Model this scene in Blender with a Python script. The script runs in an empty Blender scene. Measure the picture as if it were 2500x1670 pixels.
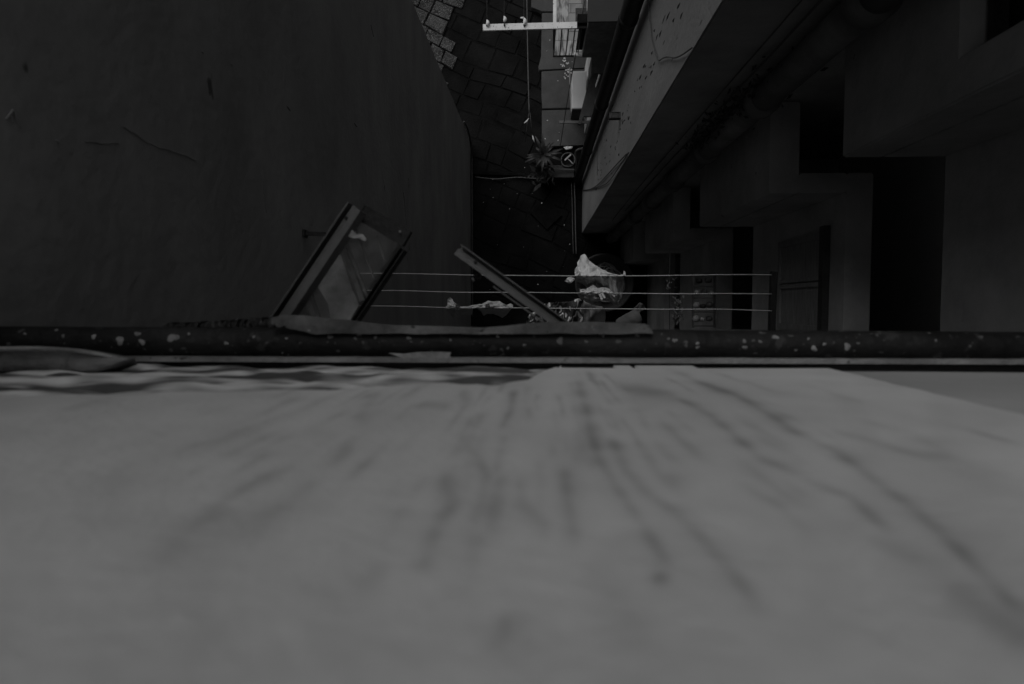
import bpy, bmesh, math, random
import numpy as np
from mathutils import Vector, Matrix, noise
random.seed(7)
S = bpy.context.scene
C = S.collection
# ------------------------------------------------------------------ camera
H = 12.0                       # camera height above the alley floor
F = 1667.0                     # focal length in photo pixels (2500 wide)
_c = Vector((65, 90, -F)).normalized()          # plumb line seen by the camera
_wz = -_c
_wx = (Vector((1, 0, 0)) - _wz * _wz.x).normalized()
_wy = _wz.cross(_wx)
R = Matrix((_wx, _wy, _wz))                      # camera -> world
cd = bpy.data.cameras.new('camera'); cam = bpy.data.objects.new('camera', cd); C.objects.link(cam)
cam.matrix_world = Matrix.Translation((0, 0, H)) @ R.to_4x4()
cd.sensor_width = 36; cd.lens = 36 * F / 2500; cd.clip_start = .02; cd.clip_end = 400
cd.dof.use_dof = True; cd.dof.focus_distance = 6.5; cd.dof.aperture_fstop = 3.8; cd.dof.aperture_blades = 7
S.camera = cam
# ------------------------------------------------------------------ light
SUN_EL, SUN_AZ = math.radians(58), math.radians(-24)      # azimuth from +y towards +x
w = bpy.data.worlds.new('World'); S.world = w; w.use_nodes = True
nt = w.node_tree; bg = nt.nodes['Background']
sk = nt.nodes.new('ShaderNodeTexSky'); sk.sky_type = 'NISHITA'; sk.sun_disc = False
sk.sun_elevation = SUN_EL; sk.sun_rotation = SUN_AZ
hs = nt.nodes.new('ShaderNodeHueSaturation'); hs.inputs['Saturation'].default_value = 0
nt.links.new(sk.outputs[0], hs.inputs['Color']); nt.links.new(hs.outputs[0], bg.inputs[0])
bg.inputs[1].default_value = .10
sd = bpy.data.lights.new('sun', 'SUN'); sd.energy = .55; sd.angle = math.radians(35)
so = bpy.data.objects.new('sun', sd); C.objects.link(so)
dirv = Vector((math.sin(SUN_AZ) * math.cos(SUN_EL), math.cos(SUN_AZ) * math.cos(SUN_EL), math.sin(SUN_EL)))
so.rotation_euler = dirv.to_track_quat('Z', 'Y').to_euler(); so.location = dirv * 30
S.view_settings.view_transform = 'Standard'; S.view_settings.look = 'None'
S.view_settings.exposure = 0.3; S.view_settings.gamma = 1
S.render.engine = 'CYCLES'
S.cycles.max_bounces = 6; S.cycles.diffuse_bounces = 5
# ------------------------------------------------------------------ helpers
def ray(px, py):
    return R @ Vector((px - 1250, 835 - py, -F))
def P(px, py, D):                       # point D metres below the eye
    v = ray(px, py); k = D / -v.z
    return Vector((v.x * k, v.y * k, H - D))
def PX(px, py, X):                      # point on the plane x = X
    v = ray(px, py); k = X / v.x
    return Vector((X, v.y * k, H + v.z * k))
def PY(px, py, Y):
    v = ray(px, py); k = Y / v.y
    return Vector((v.x * k, Y, H + v.z * k))

def mat(name, base, var=.25, scale=6, rough=.85, bump=.2, bscale=None, spec=.3, streak=None, metal=0, spots=None, dark=None, det=6):
    m = bpy.data.materials.new(name); m.use_nodes = True
    n = m.node_tree; b = n.nodes['Principled BSDF']; L = n.links.new
    tc = n.nodes.new('ShaderNodeTexCoord')
    mp = n.nodes.new('ShaderNodeMapping'); L(tc.outputs['Object'], mp.inputs[0])
    if streak: mp.inputs['Scale'].default_value = streak
    t = n.nodes.new('ShaderNodeTexNoise'); t.inputs['Scale'].default_value = scale; t.inputs['Detail'].default_value = det; t.inputs['Roughness'].default_value = .65
    L(mp.outputs[0], t.inputs['Vector'])
    cr = n.nodes.new('ShaderNodeValToRGB'); L(t.outputs[0], cr.inputs[0])
    lo, hi = base * (1 - var), base * (1 + var)
    cr.color_ramp.elements[0].position = .3; cr.color_ramp.elements[1].position = .7
    cr.color_ramp.elements[0].color = (lo,) * 3 + (1,); cr.color_ramp.elements[1].color = (hi,) * 3 + (1,)
    t0 = n.nodes.new('ShaderNodeTexNoise'); t0.inputs['Scale'].default_value = scale * .27; t0.inputs['Detail'].default_value = 4; t0.inputs['Distortion'].default_value = .6
    L(tc.outputs['Object'], t0.inputs['Vector'])
    mr = n.nodes.new('ShaderNodeMapRange'); mr.inputs[1].default_value = .3; mr.inputs[2].default_value = .7; mr.inputs[3].default_value = 1 - var * .8; mr.inputs[4].default_value = 1 + var * .6
    L(t0.outputs[0], mr.inputs[0]); mm = n.nodes.new('ShaderNodeMix'); mm.data_type = 'RGBA'; mm.blend_type = 'MULTIPLY'; mm.inputs[0].default_value = 1
    L(cr.outputs[0], mm.inputs[6]); L(mr.outputs[0], mm.inputs[7])
    col = mm.outputs[2]
    for s in (spots or []):             # (scale, threshold, value): fine chips or flecks
        q = n.nodes.new('ShaderNodeTexNoise'); q.inputs['Scale'].default_value = s[0]; q.inputs['Detail'].default_value = 3
        L(mp.outputs[0], q.inputs['Vector'])
        r2 = n.nodes.new('ShaderNodeValToRGB'); L(q.outputs[0], r2.inputs[0])
        r2.color_ramp.elements[0].position = s[1]; r2.color_ramp.elements[1].position = s[1] + .03
        mx = n.nodes.new('ShaderNodeMix'); mx.data_type = 'RGBA'
        L(r2.outputs[0], mx.inputs[0]); L(col, mx.inputs[6]); mx.inputs[7].default_value = (s[2],) * 3 + (1,)
        col = mx.outputs[2]
    L(col, b.inputs['Base Color'])
    b.inputs['Roughness'].default_value = rough; b.inputs['Specular IOR Level'].default_value = spec; b.inputs['Metallic'].default_value = metal
    if bump:
        t2 = n.nodes.new('ShaderNodeTexNoise'); t2.inputs['Scale'].default_value = bscale or scale * 6; t2.inputs['Detail'].default_value = 8
        L(tc.outputs['Object'], t2.inputs['Vector'])
        bp = n.nodes.new('ShaderNodeBump'); bp.inputs['Strength'].default_value = bump; bp.inputs['Distance'].default_value = .02
        L(t2.outputs[0], bp.inputs['Height']); L(bp.outputs[0], b.inputs['Normal'])
    return m

def link(name, bm, m, parent=None, smooth=False, label=None, cat=None, group=None, kind=None):
    me = bpy.data.meshes.new(name)
    bmesh.ops.recalc_face_normals(bm, faces=bm.faces) if len(bm.faces) < 20000 else None
    bm.to_mesh(me); bm.free()
    if smooth:
        for p in me.polygons: p.use_smooth = True
    me.materials.append(m)
    o = bpy.data.objects.new(name, me); C.objects.link(o)
    if parent: o.parent = parent
    return tag(o, label, cat, group, kind)
def tag(o, label=None, cat=None, group=None, kind=None):
    if label: o['label'] = label
    if cat: o['category'] = cat
    if group: o['group'] = group
    if kind: o['kind'] = kind
    return o
def thing(name, label, cat, group=None, loc=(0, 0, 0)):
    o = bpy.data.objects.new(name, None); C.objects.link(o)
    o.empty_display_size = .1; o.location = loc
    return tag(o, label, cat, group)

def box(bm, a, b, bev=0):
    x0, x1 = sorted((a[0], b[0])); y0, y1 = sorted((a[1], b[1])); z0, z1 = sorted((a[2], b[2]))
    r = bmesh.ops.create_cube(bm, size=1)
    for v in r['verts']:
        v.co = Vector(((v.co.x + .5) * (x1 - x0) + x0, (v.co.y + .5) * (y1 - y0) + y0, (v.co.z + .5) * (z1 - z0) + z0))
    if bev:
        es = list({e for v in r['verts'] for e in v.link_edges})
        bmesh.ops.bevel(bm, geom=es, offset=bev, segments=2, affect='EDGES', profile=.6)
    return bm
def B(a, b, bev=0): return box(bmesh.new(), a, b, bev)
def bar(bm, p, q, wd, ht, up=Vector((0, 0, 1)), bev=0):
    p, q = Vector(p), Vector(q); d = (q - p); L_ = d.length; d.normalize()
    s = d.cross(up).normalized(); u = s.cross(d)
    r = bmesh.ops.create_cube(bm, size=1)
    for v in r['verts']:
        c = v.co.copy(); v.co = p + d * ((c.x + .5) * L_) + s * (c.y * wd) + u * (c.z * ht)
    if bev:
        es = list({e for v in r['verts'] for e in v.link_edges})
        bmesh.ops.bevel(bm, geom=es, offset=bev, segments=1, affect='EDGES')
    return bm
def tube(bm, pts, r, seg=10, cap=True):
    pts = [Vector(p) for p in pts]; rs = r if isinstance(r, (list, tuple)) else [r] * len(pts)
    rings = []; ref = None
    for i, p in enumerate(pts):
        d = (pts[min(i + 1, len(pts) - 1)] - pts[max(i - 1, 0)]).normalized()
        if ref is None: ref = d.orthogonal().normalized()
        ref = (ref - d * ref.dot(d)).normalized(); s = d.cross(ref)
        rings.append([bm.verts.new(p + (ref * math.cos(a) + s * math.sin(a)) * rs[i]) for a in [2 * math.pi * k / seg for k in range(seg)]])
    for a, b in zip(rings, rings[1:]):
        for k in range(seg): bm.faces.new((a[k], a[(k + 1) % seg], b[(k + 1) % seg], b[k]))
    if cap: bm.faces.new(rings[0][::-1]); bm.faces.new(rings[-1])
    return bm
def curve(pts, n=8):                    # Catmull-Rom
    pts = [Vector(p) for p in pts]; out = []
    for i in range(len(pts) - 1):
        a, b, c, d = pts[max(i - 1, 0)], pts[i], pts[i + 1], pts[min(i + 2, len(pts) - 1)]
        for k in range(n):
            t = k / n
            out.append(.5 * ((2 * b) + (c - a) * t + (2 * a - 5 * b + 4 * c - d) * t * t + (3 * b - a - 3 * c + d) * t ** 3))
    return out + [pts[-1]]
def resample(pts, n):
    pts = [Vector(p) for p in pts]; L_ = [0]
    for a, b in zip(pts, pts[1:]): L_.append(L_[-1] + (b - a).length)
    out = []; j = 0
    for i in range(n):
        t = L_[-1] * i / (n - 1)
        while j < len(pts) - 2 and L_[j + 1] < t: j += 1
        f = (t - L_[j]) / max(L_[j + 1] - L_[j], 1e-9)
        out.append(pts[j].lerp(pts[j + 1], min(max(f, 0), 1)))
    return out
def prism(bm, pts, z0, z1):             # plan polygon extruded between heights
    a = [bm.verts.new((p[0], p[1], z0)) for p in pts]; b = [bm.verts.new((p[0], p[1], z1)) for p in pts]
    bm.faces.new(a[::-1]); bm.faces.new(b); n = len(pts)
    for i in range(n): bm.faces.new((a[i], a[(i + 1) % n], b[(i + 1) % n], b[i]))
    return bm
def flatprism(bm, pix, D, th):          # outline at depth D given thickness downwards
    pts = [P(x, y, D) for x, y in pix]
    return prism(bm, pts, H - D - th, H - D)
def cloth(bm, top, bot, Df, nu=60, nv=16, amp=.012, fr=9, th=.004, seed=0):
    T = resample([Vector((x, y, 0)) for x, y in top], nu)
    Bt = [Vector((q.x, max(bot, q.y + 1), 0)) for q in T] if isinstance(bot, (int, float)) else resample([Vector((x, y, 0)) for x, y in bot], nu)
    g = []
    for i in range(nu):
        row = []
        for j in range(nv):
            v = j / (nv - 1); q = T[i].lerp(Bt[i], v)
            q = q + Vector((noise.noise(Vector((q.x * .09, q.y * .05, seed))) * 2, noise.noise(Vector((q.x * .11, q.y * .08, seed + 5))) * 1.6, 0)) * (1 if 0 < v < 1 else .8)
            dd = Df(i / (nu - 1), v) + amp * noise.noise(Vector((i / nu * fr + v * 1.7, v * 2.2, seed + 3))) * 1.6 + amp * .5 * noise.noise(Vector((i / nu * fr * 3, v * 4, seed + 9)))
            row.append(bm.verts.new(P(q.x, q.y, dd)))
        g.append(row)
    fs = []
    for i in range(nu - 1):
        for j in range(nv - 1):
            try: fs.append(bm.faces.new((g[i][j], g[i + 1][j], g[i + 1][j + 1], g[i][j + 1])))
            except ValueError: pass
    lo = [[bm.verts.new(v.co - Vector((0, 0, th))) for v in row] for row in g]
    for i in range(nu - 1):
        for j in range(nv - 1): bm.faces.new((lo[i][j], lo[i][j + 1], lo[i + 1][j + 1], lo[i + 1][j]))
    for i in range(nu - 1):
        for j in (0, nv - 1): bm.faces.new((g[i][j], g[i + 1][j], lo[i + 1][j], lo[i][j]))
    for j in range(nv - 1):
        for i in (0, nu - 1): bm.faces.new((g[i][j], g[i][j + 1], lo[i][j + 1], lo[i][j]))
    return bm
def z(D): return H - D

# ------------------------------------------------------------------ materials
M = {}
M['own'] = None
M['leftwall'] = mat('dark_plaster', .33, .17, 2.2, .9, .22, 16, streak=(1, .5, 1), spots=[(9, .755, .12)], spec=.12)
M['band'] = mat('pale_plaster', .27, .18, 2.2, .85, .25, 25, streak=(1, 1, .3), spots=[(14, .71, .08), (5, .76, .2)], spec=.2)
M['bay'] = mat('bay_render', .43, .22, 2.5, .9, .3, 18, spots=[(11, .74, .16)], spec=.15)
M['facade'] = mat('grey_render', .36, .25, 2.5, .9, .3, 18, spots=[(11, .72, .1)], spec=.15)
M['ownlow'] = mat('lower_render', .1, .3, 3, .9, .3, 20)
M['stone'] = mat('wet_flagstone', .0092, .7, 1.3, .8, .6, 45, spec=.06, spots=[(60, .72, .03)])
M['cobble'] = mat('rough_cobble', .036, .8, 5, .8, .9, 70, spec=.1, spots=[(75, .56, .16)])
M['joint'] = mat('wet_joint', .0085, .4, 8, .9, .4, spec=.03)
M['pave'] = mat('pale_concrete', .075, .22, 4, .85, .3, 50, spots=[(45, .74, .16), (38, .74, .02)])
M['black'] = mat('black_paint', .022, .4, 12, .5, .3, 60, spec=.4)
M['crack'] = mat('crack_shade', .26, .3, 12, .95, .2, spec=.05)
M['black2'] = mat('tarred_board', .012, .4, 8, .9, .2, spec=.05)
M['dark'] = mat('dark_metal', .05, .3, 9, .55, .25, 60, spec=.4)
M['steel'] = mat('galvanised_steel', .33, .25, 14, .5, .12, 80, spec=.4, spots=[(70, .73, .12)], metal=.3)
M['steeld'] = mat('dull_steel', .12, .3, 14, .55, .12, 80, spec=.4)
M['rubber'] = mat('black_rubber', .03, .3, 12, .7, .2)
M['white'] = mat('white_paint', .72, .1, 8, .5, .15, 50, spots=[(38, .66, .06), (90, .70, .15)])
M['wall_white'] = mat('white_enamel', .75, .06, 3, .4, .05)
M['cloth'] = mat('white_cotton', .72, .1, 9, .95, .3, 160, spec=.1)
M['shade_jar_grey'] = mat('cotton_shade_jar_grey', .42, .15, 9, .95, .3, 160, spec=.1)  # white cotton with shade put into its colour; jars reuse the grey
M['leaf'] = mat('leaf', .03, .4, 20, .5, .1)
M['leafd'] = mat('dark_leaf', .035, .4, 20, .6, .1)
M['wire'] = mat('plastic_wire', .55, .1, 20, .45, 0)
M['cable'] = mat('grey_cable', .085, .2, 20, .6, 0)
M['litter'] = mat('paper_scrap', .6, .2, 20, .9, 0)
M['wood'] = mat('painted_wood', .26, .25, 6, .7, .3, 40, streak=(1, 1, 6))
M['flash'] = mat('stained_zinc', .095, .55, 14, .7, .4, 60, spots=[(70, .70, .2), (40, .66, .02)])
M['crust'] = mat('flaking_crust', .05, .5, 25, .9, .8, 90, spots=[(45, .66, .4)])
def brickmat(name, c1, c2, mortar, sc, bw, rh, rot=0, ms=.02):
    m = mat(name, c1, .3, 6); n = m.node_tree; b = n.nodes['Principled BSDF']; L = n.links.new
    src = b.inputs['Base Color'].links[0].from_socket
    tc = n.nodes.new('ShaderNodeTexCoord'); mp = n.nodes.new('ShaderNodeMapping'); L(tc.outputs['Object'], mp.inputs[0])
    mp.inputs['Rotation'].default_value = (0, 0, rot)
    t = n.nodes.new('ShaderNodeTexBrick'); L(mp.outputs[0], t.inputs['Vector'])
    t.inputs['Scale'].default_value = sc; t.inputs['Brick Width'].default_value = bw; t.inputs['Row Height'].default_value = rh; t.inputs['Mortar Size'].default_value = ms
    L(src, t.inputs['Color1']); t.inputs['Color2'].default_value = (c2,) * 3 + (1,); t.inputs['Mortar'].default_value = (mortar,) * 3 + (1,)
    L(t.outputs[0], b.inputs['Base Color'])
    return m
M['tile'] = brickmat('balcony_tiles', .33, .38, .08, 1, .30, .13, ms=.004)
def marble():
    m = mat('veined_marble', .45, .05, 5, .4, .05); n = m.node_tree; b = n.nodes['Principled BSDF']; L = n.links.new
    tc = n.nodes.new('ShaderNodeTexCoord'); wv = n.nodes.new('ShaderNodeTexNoise'); mp = n.nodes.new('ShaderNodeMapping'); mp.inputs['Scale'].default_value = (5, 1.2, 1.2)
    mp.inputs['Rotation'].default_value = (0, 0, .25)
    L(tc.outputs['Object'], mp.inputs[0]); L(mp.outputs[0], wv.inputs['Vector']); wv.inputs['Detail'].default_value = 8
    cr = n.nodes.new('ShaderNodeValToRGB'); L(wv.outputs[0], cr.inputs[0])
    cr.color_ramp.elements[0].position = .38; cr.color_ramp.elements[0].color = (.09, .09, .09, 1)
    cr.color_ramp.elements[1].position = .56; cr.color_ramp.elements[1].color = (.5, .5, .5, 1)
    L(cr.outputs[0], b.inputs['Base Color']); return m
M['marble'] = marble()
def attrmat(name, base, rough=.8):
    m = mat(name, base, .08, 5, rough, .16, 90, spec=.2); n = m.node_tree; b = n.nodes['Principled BSDF']; L = n.links.new
    src = b.inputs['Base Color'].links[0].from_socket
    a = n.nodes.new('ShaderNodeAttribute'); a.attribute_name = 'stain_shade'
    mx = n.nodes.new('ShaderNodeMix'); mx.data_type = 'RGBA'; L(a.outputs['Fac'], mx.inputs[0]); L(src, mx.inputs[6]); mx.inputs[7].default_value = (.055, .055, .055, 1)
    L(mx.outputs[2], b.inputs['Base Color']); return m
M['own'] = attrmat('weathered_white_plaster', .69)
def glassmat():
    m = bpy.data.materials.new('dusty_glass'); m.use_nodes = True; n = m.node_tree; b = n.nodes['Principled BSDF']
    b.inputs['Base Color'].default_value = (.3, .3, .3, 1); b.inputs['Roughness'].default_value = .08
    b.inputs['Alpha'].default_value = .16
    t = n.nodes.new('ShaderNodeTexNoise'); t.inputs['Scale'].default_value = 9; r = n.nodes.new('ShaderNodeMapRange')
    r.inputs[1].default_value = .3; r.inputs[2].default_value = .7; r.inputs[3].default_value = .03; r.inputs[4].default_value = .14
    n.links.new(t.outputs[0], r.inputs[0]); n.links.new(r.outputs[0], b.inputs['Alpha'])
    return m
M['glass'] = glassmat()
def lacemat():
    m = mat('patterned_fabric', .5, .1, 9, .9, .2); n = m.node_tree; b = n.nodes['Principled BSDF']; L = n.links.new
    tc = n.nodes.new('ShaderNodeTexCoord'); v = n.nodes.new('ShaderNodeTexVoronoi'); v.feature = 'DISTANCE_TO_EDGE'; v.inputs['Scale'].default_value = 9
    L(tc.outputs['Object'], v.inputs['Vector'])
    v2 = n.nodes.new('ShaderNodeTexWave'); v2.wave_type = 'RINGS'; v2.inputs['Scale'].default_value = 4; v2.inputs['Distortion'].default_value = 6; L(tc.outputs['Object'], v2.inputs['Vector'])
    mu = n.nodes.new('ShaderNodeMath'); mu.operation = 'MULTIPLY'; L(v.outputs[0], mu.inputs[0]); mu.inputs[1].default_value = 3.2
    ad = n.nodes.new('ShaderNodeMath'); ad.operation = 'ADD'; L(mu.outputs[0], ad.inputs[0]); L(v2.outputs['Fac'], ad.inputs[1])
    cr = n.nodes.new('ShaderNodeValToRGB'); L(ad.outputs[0], cr.inputs[0])
    cr.color_ramp.elements[0].position = .5; cr.color_ramp.elements[0].color = (.75, .75, .75, 1)
    cr.color_ramp.elements[1].position = .6; cr.color_ramp.elements[1].color = (.06, .06, .06, 1)
    L(cr.outputs[0], b.inputs['Base Color']); return m
M['lace'] = lacemat()

# ================================================================== SETTING
WL, WR, YF, YB = -1.19, .75, 1.25, .69    # left wall, alley wall, facade, bay front
link('ground', B((-60, -60, -.3), (60, 60, -.016)), M['joint'], kind='structure')

def paving():
    ang = math.radians(-23); ca, sa = math.cos(ang), math.sin(ang)
    def W(u, v):
        u += .10 * noise.noise(Vector((u * .9, v * .9, 3))); v += .10 * noise.noise(Vector((u * .9, v * .9, 9)))
        return (u * ca - v * sa, u * sa + v * ca)
    flag, cob = bmesh.new(), bmesh.new()
    v = -3.0; rr = random.Random(4)
    while v < 8.5:
        h = rr.uniform(.20, .42); u = -6.0 + rr.uniform(0, .5)
        while u < 6:
            l = rr.uniform(.26, .62); x, y = W(u + l / 2, v + h / 2)
            if -2.8 < x < 5 and -.6 < y < 8:
                pave_stone(flag, W, u, v, l, h, rr, rr.uniform(-.012, .006))
            u += l
        v += h
    v = -3.0
    while v < 8.5:
        h = rr.uniform(.20, .26); u = -6.0 + rr.uniform(0, .3)
        while u < 6:
            l = rr.uniform(.22, .36); x, y = W(u + l / 2, v + h / 2)
            lim = -1.52 + (y - 4.2) * .12
            if -4 < x < lim and 2.7 < y < 8:
                pave_stone(cob, W, u, v, l, h, rr, rr.uniform(.012, .03))
            u += l
        v += h
    link('road', flag, M['stone'], kind='structure', smooth=False)
    link('cobble_road', cob, M['cobble'], kind='structure', smooth=False)
def pave_stone(bm, W, u, v, l, h, rr, zt):
    g = .006; j = lambda: rr.uniform(-.004, .016)
    c = [(u + g + j(), v + g + j()), (u + l - g - j(), v + g + j()), (u + l - g - j(), v + h - g - j()), (u + g + j(), v + h - g - j())]
    cu, cv = u + l / 2, v + h / 2
    lo = [bm.verts.new((*W(*p), -.06)) for p in c]
    mi = [bm.verts.new((*W(*p), zt - .012)) for p in c]
    tz = [zt + rr.uniform(-.009, .009) for _ in c]
    tp = [bm.verts.new((*W(p[0] + (cu - p[0]) * .03, p[1] + (cv - p[1]) * .04), t)) for p, t in zip(c, tz)]
    bm.faces.new(tp)
    for a, b in ((lo, mi), (mi, tp)):
        for k in range(4): bm.faces.new((a[k], a[(k + 1) % 4], b[(k + 1) % 4], b[k]))
paving()

# raised pale pavement along the alley wall
ph = .14; pD = 12 - ph
bm = bmesh.new()
slabs = [[(1297, -60), (1490, -60), (1490, 28), (1322, 28), (1318, 24), (1308, 20), (1297, 18)],
         [(1323, 31), (1490, 31), (1490, 163), (1390, 167), (1317, 171), (1314, 164), (1318, 150), (1322, 138)],
         [(1322, 174), (1395, 170), (1490, 166), (1490, 262), (1324, 265), (1322, 230)],
         [(1323, 269), (1490, 265), (1490, 353), (1424, 354), (1322, 358), (1323, 320)]]
for s in slabs:
    top = [P(x, y, pD) for x, y in s]; 
    prism(bm, top, -.02, ph)
bmesh.ops.bevel(bm, geom=[e for e in bm.edges], offset=.008, segments=2, affect='EDGES')
link('pavement', bm, M['pave'], kind='structure')

# --- own building: the pale plaster wall right under the lens -------------------
own = thing('apartment_building', 'building whose pale stained plaster wall fills the whole lower half of the photo', 'building', loc=(0, -.17, 0))
own.location = (0, 0, 0)
YW = -.117
def wall_uv(px, py):
    p = PY(px, py, YW); return (p.x, H - p.z)
drips = [ # (points in the photo carried onto the wall, half width px, strength)
    ([(1415, 940), (1428, 985), (1445, 1060), (1462, 1120), (1500, 1180), (1560, 1270), (1620, 1360)], 13, .55),
    ([(1500, 1085), (1530, 1150), (1580, 1205), (1660, 1260), (1720, 1320), (1790, 1400), (1850, 1480)], 14, .5),
    ([(1690, 925), (1740, 945), (1800, 965), (1880, 1010), (1950, 1060), (2040, 1100), (2130, 1170), (2230, 1240), (2330, 1330), (2480, 1480)], 13, .55),
    ([(1530, 950), (1640, 965), (1730, 1010), (1790, 1060), (1860, 1120), (1980, 1175), (2080, 1215), (2160, 1290)], 12, .5),
    ([(1253, 965), (1247, 1000), (1228, 1040)], 8, .5),
    ([(1150, 1030), (1130, 1060), (1140, 1090), (1170, 1120), (1190, 1165)], 12, .4),
    ([(1085, 1170), (1105, 1230), (1060, 1300), (1040, 1370)], 16, .45),
    ([(1380, 1160), (1385, 1220), (1400, 1290)], 15, .5),
    ([(1270, 1180), (1275, 1230), (1330, 1280)], 15, .3),
    ([(520, 1260), (450, 1300), (415, 1360)], 22, .32),
    ([(1160, 1320), (1150, 1380)], 22, .3),
    ([(2200, 1350), (2300, 1400), (2450, 1530)], 45, .35),
    ([(2060, 1060), (2170, 1090), (2260, 1120), (2310, 1115)], 14, .35),
    ([(2150, 1040), (2240, 1060), (2290, 1100)], 12, .3),
    ([(640, 1115), (590, 1145)], 12, .3),
    ([(560, 1070), (470, 1090)], 10, .25),
    ([(1840, 1200), (1900, 1230), (1940, 1270)], 13, .3),
    ([(1230, 1520), (1236, 1550), (1205, 1570)], 12, .32),
    ([(1605, 1412), (1620, 1405)], 9, .7),
    ([(880, 1010), (890, 1035)], 10, .35), ([(690, 985), (640, 1010)], 14, .35), ([(760, 1050), (820, 1060)], 14, .25),
    ([(700, 1010), (590, 1050), (520, 1090)], 12, .2), ([(860, 1070), (830, 1120)], 14, .3), ([(930, 1100), (940, 1080)], 10, .2),
    ([(1030, 990), (1090, 990)], 12, .35), ([(1130, 960), (1140, 990)], 9, .3), ([(1290, 1000), (1292, 1012)], 8, .3),
    ([(1560, 1005), (1575, 1040)], 10, .3), ([(1640, 1165), (1635, 1180)], 15, .3), ([(960, 1210), (970, 1220)], 16, .25),
    ([(190, 990), (185, 1000)], 9, .3), ([(480, 1145), (478, 1150)], 10, .2), ([(510, 1560), (515, 1562)], 14, .2), ([(910, 1405), (912, 1410)], 22, .25),
    ([(1700, 1280), (1770, 1350)], 20, .22), ([(1450, 1400), (1560, 1530)], 40, .15), ([(880, 1580), (860, 1670)], 25, .15),
    ([(800, 970), (740, 1000)], 14, .25), ([(910, 965), (890, 1000)], 9, .25),
]
_r = random.Random(19)
for _k in range(95):
    x, y = _r.gauss(1250, 430), 905 + abs(_r.gauss(0, 130)); sc = (y - 745) / 250
    L_ = _r.uniform(15, 85) * sc; dx, dy = (x - 1315), (y - 745); q = math.hypot(dx, dy); dx /= q; dy /= q; k = _r.uniform(-.5, .5)
    drips.append(([(x, y), (x + dx * L_ * .5 + k * 12, y + dy * L_ * .5), (x + dx * L_, y + dy * L_)], _r.uniform(6, 12) * max(sc, .6), _r.uniform(.12, .42)))
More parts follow.
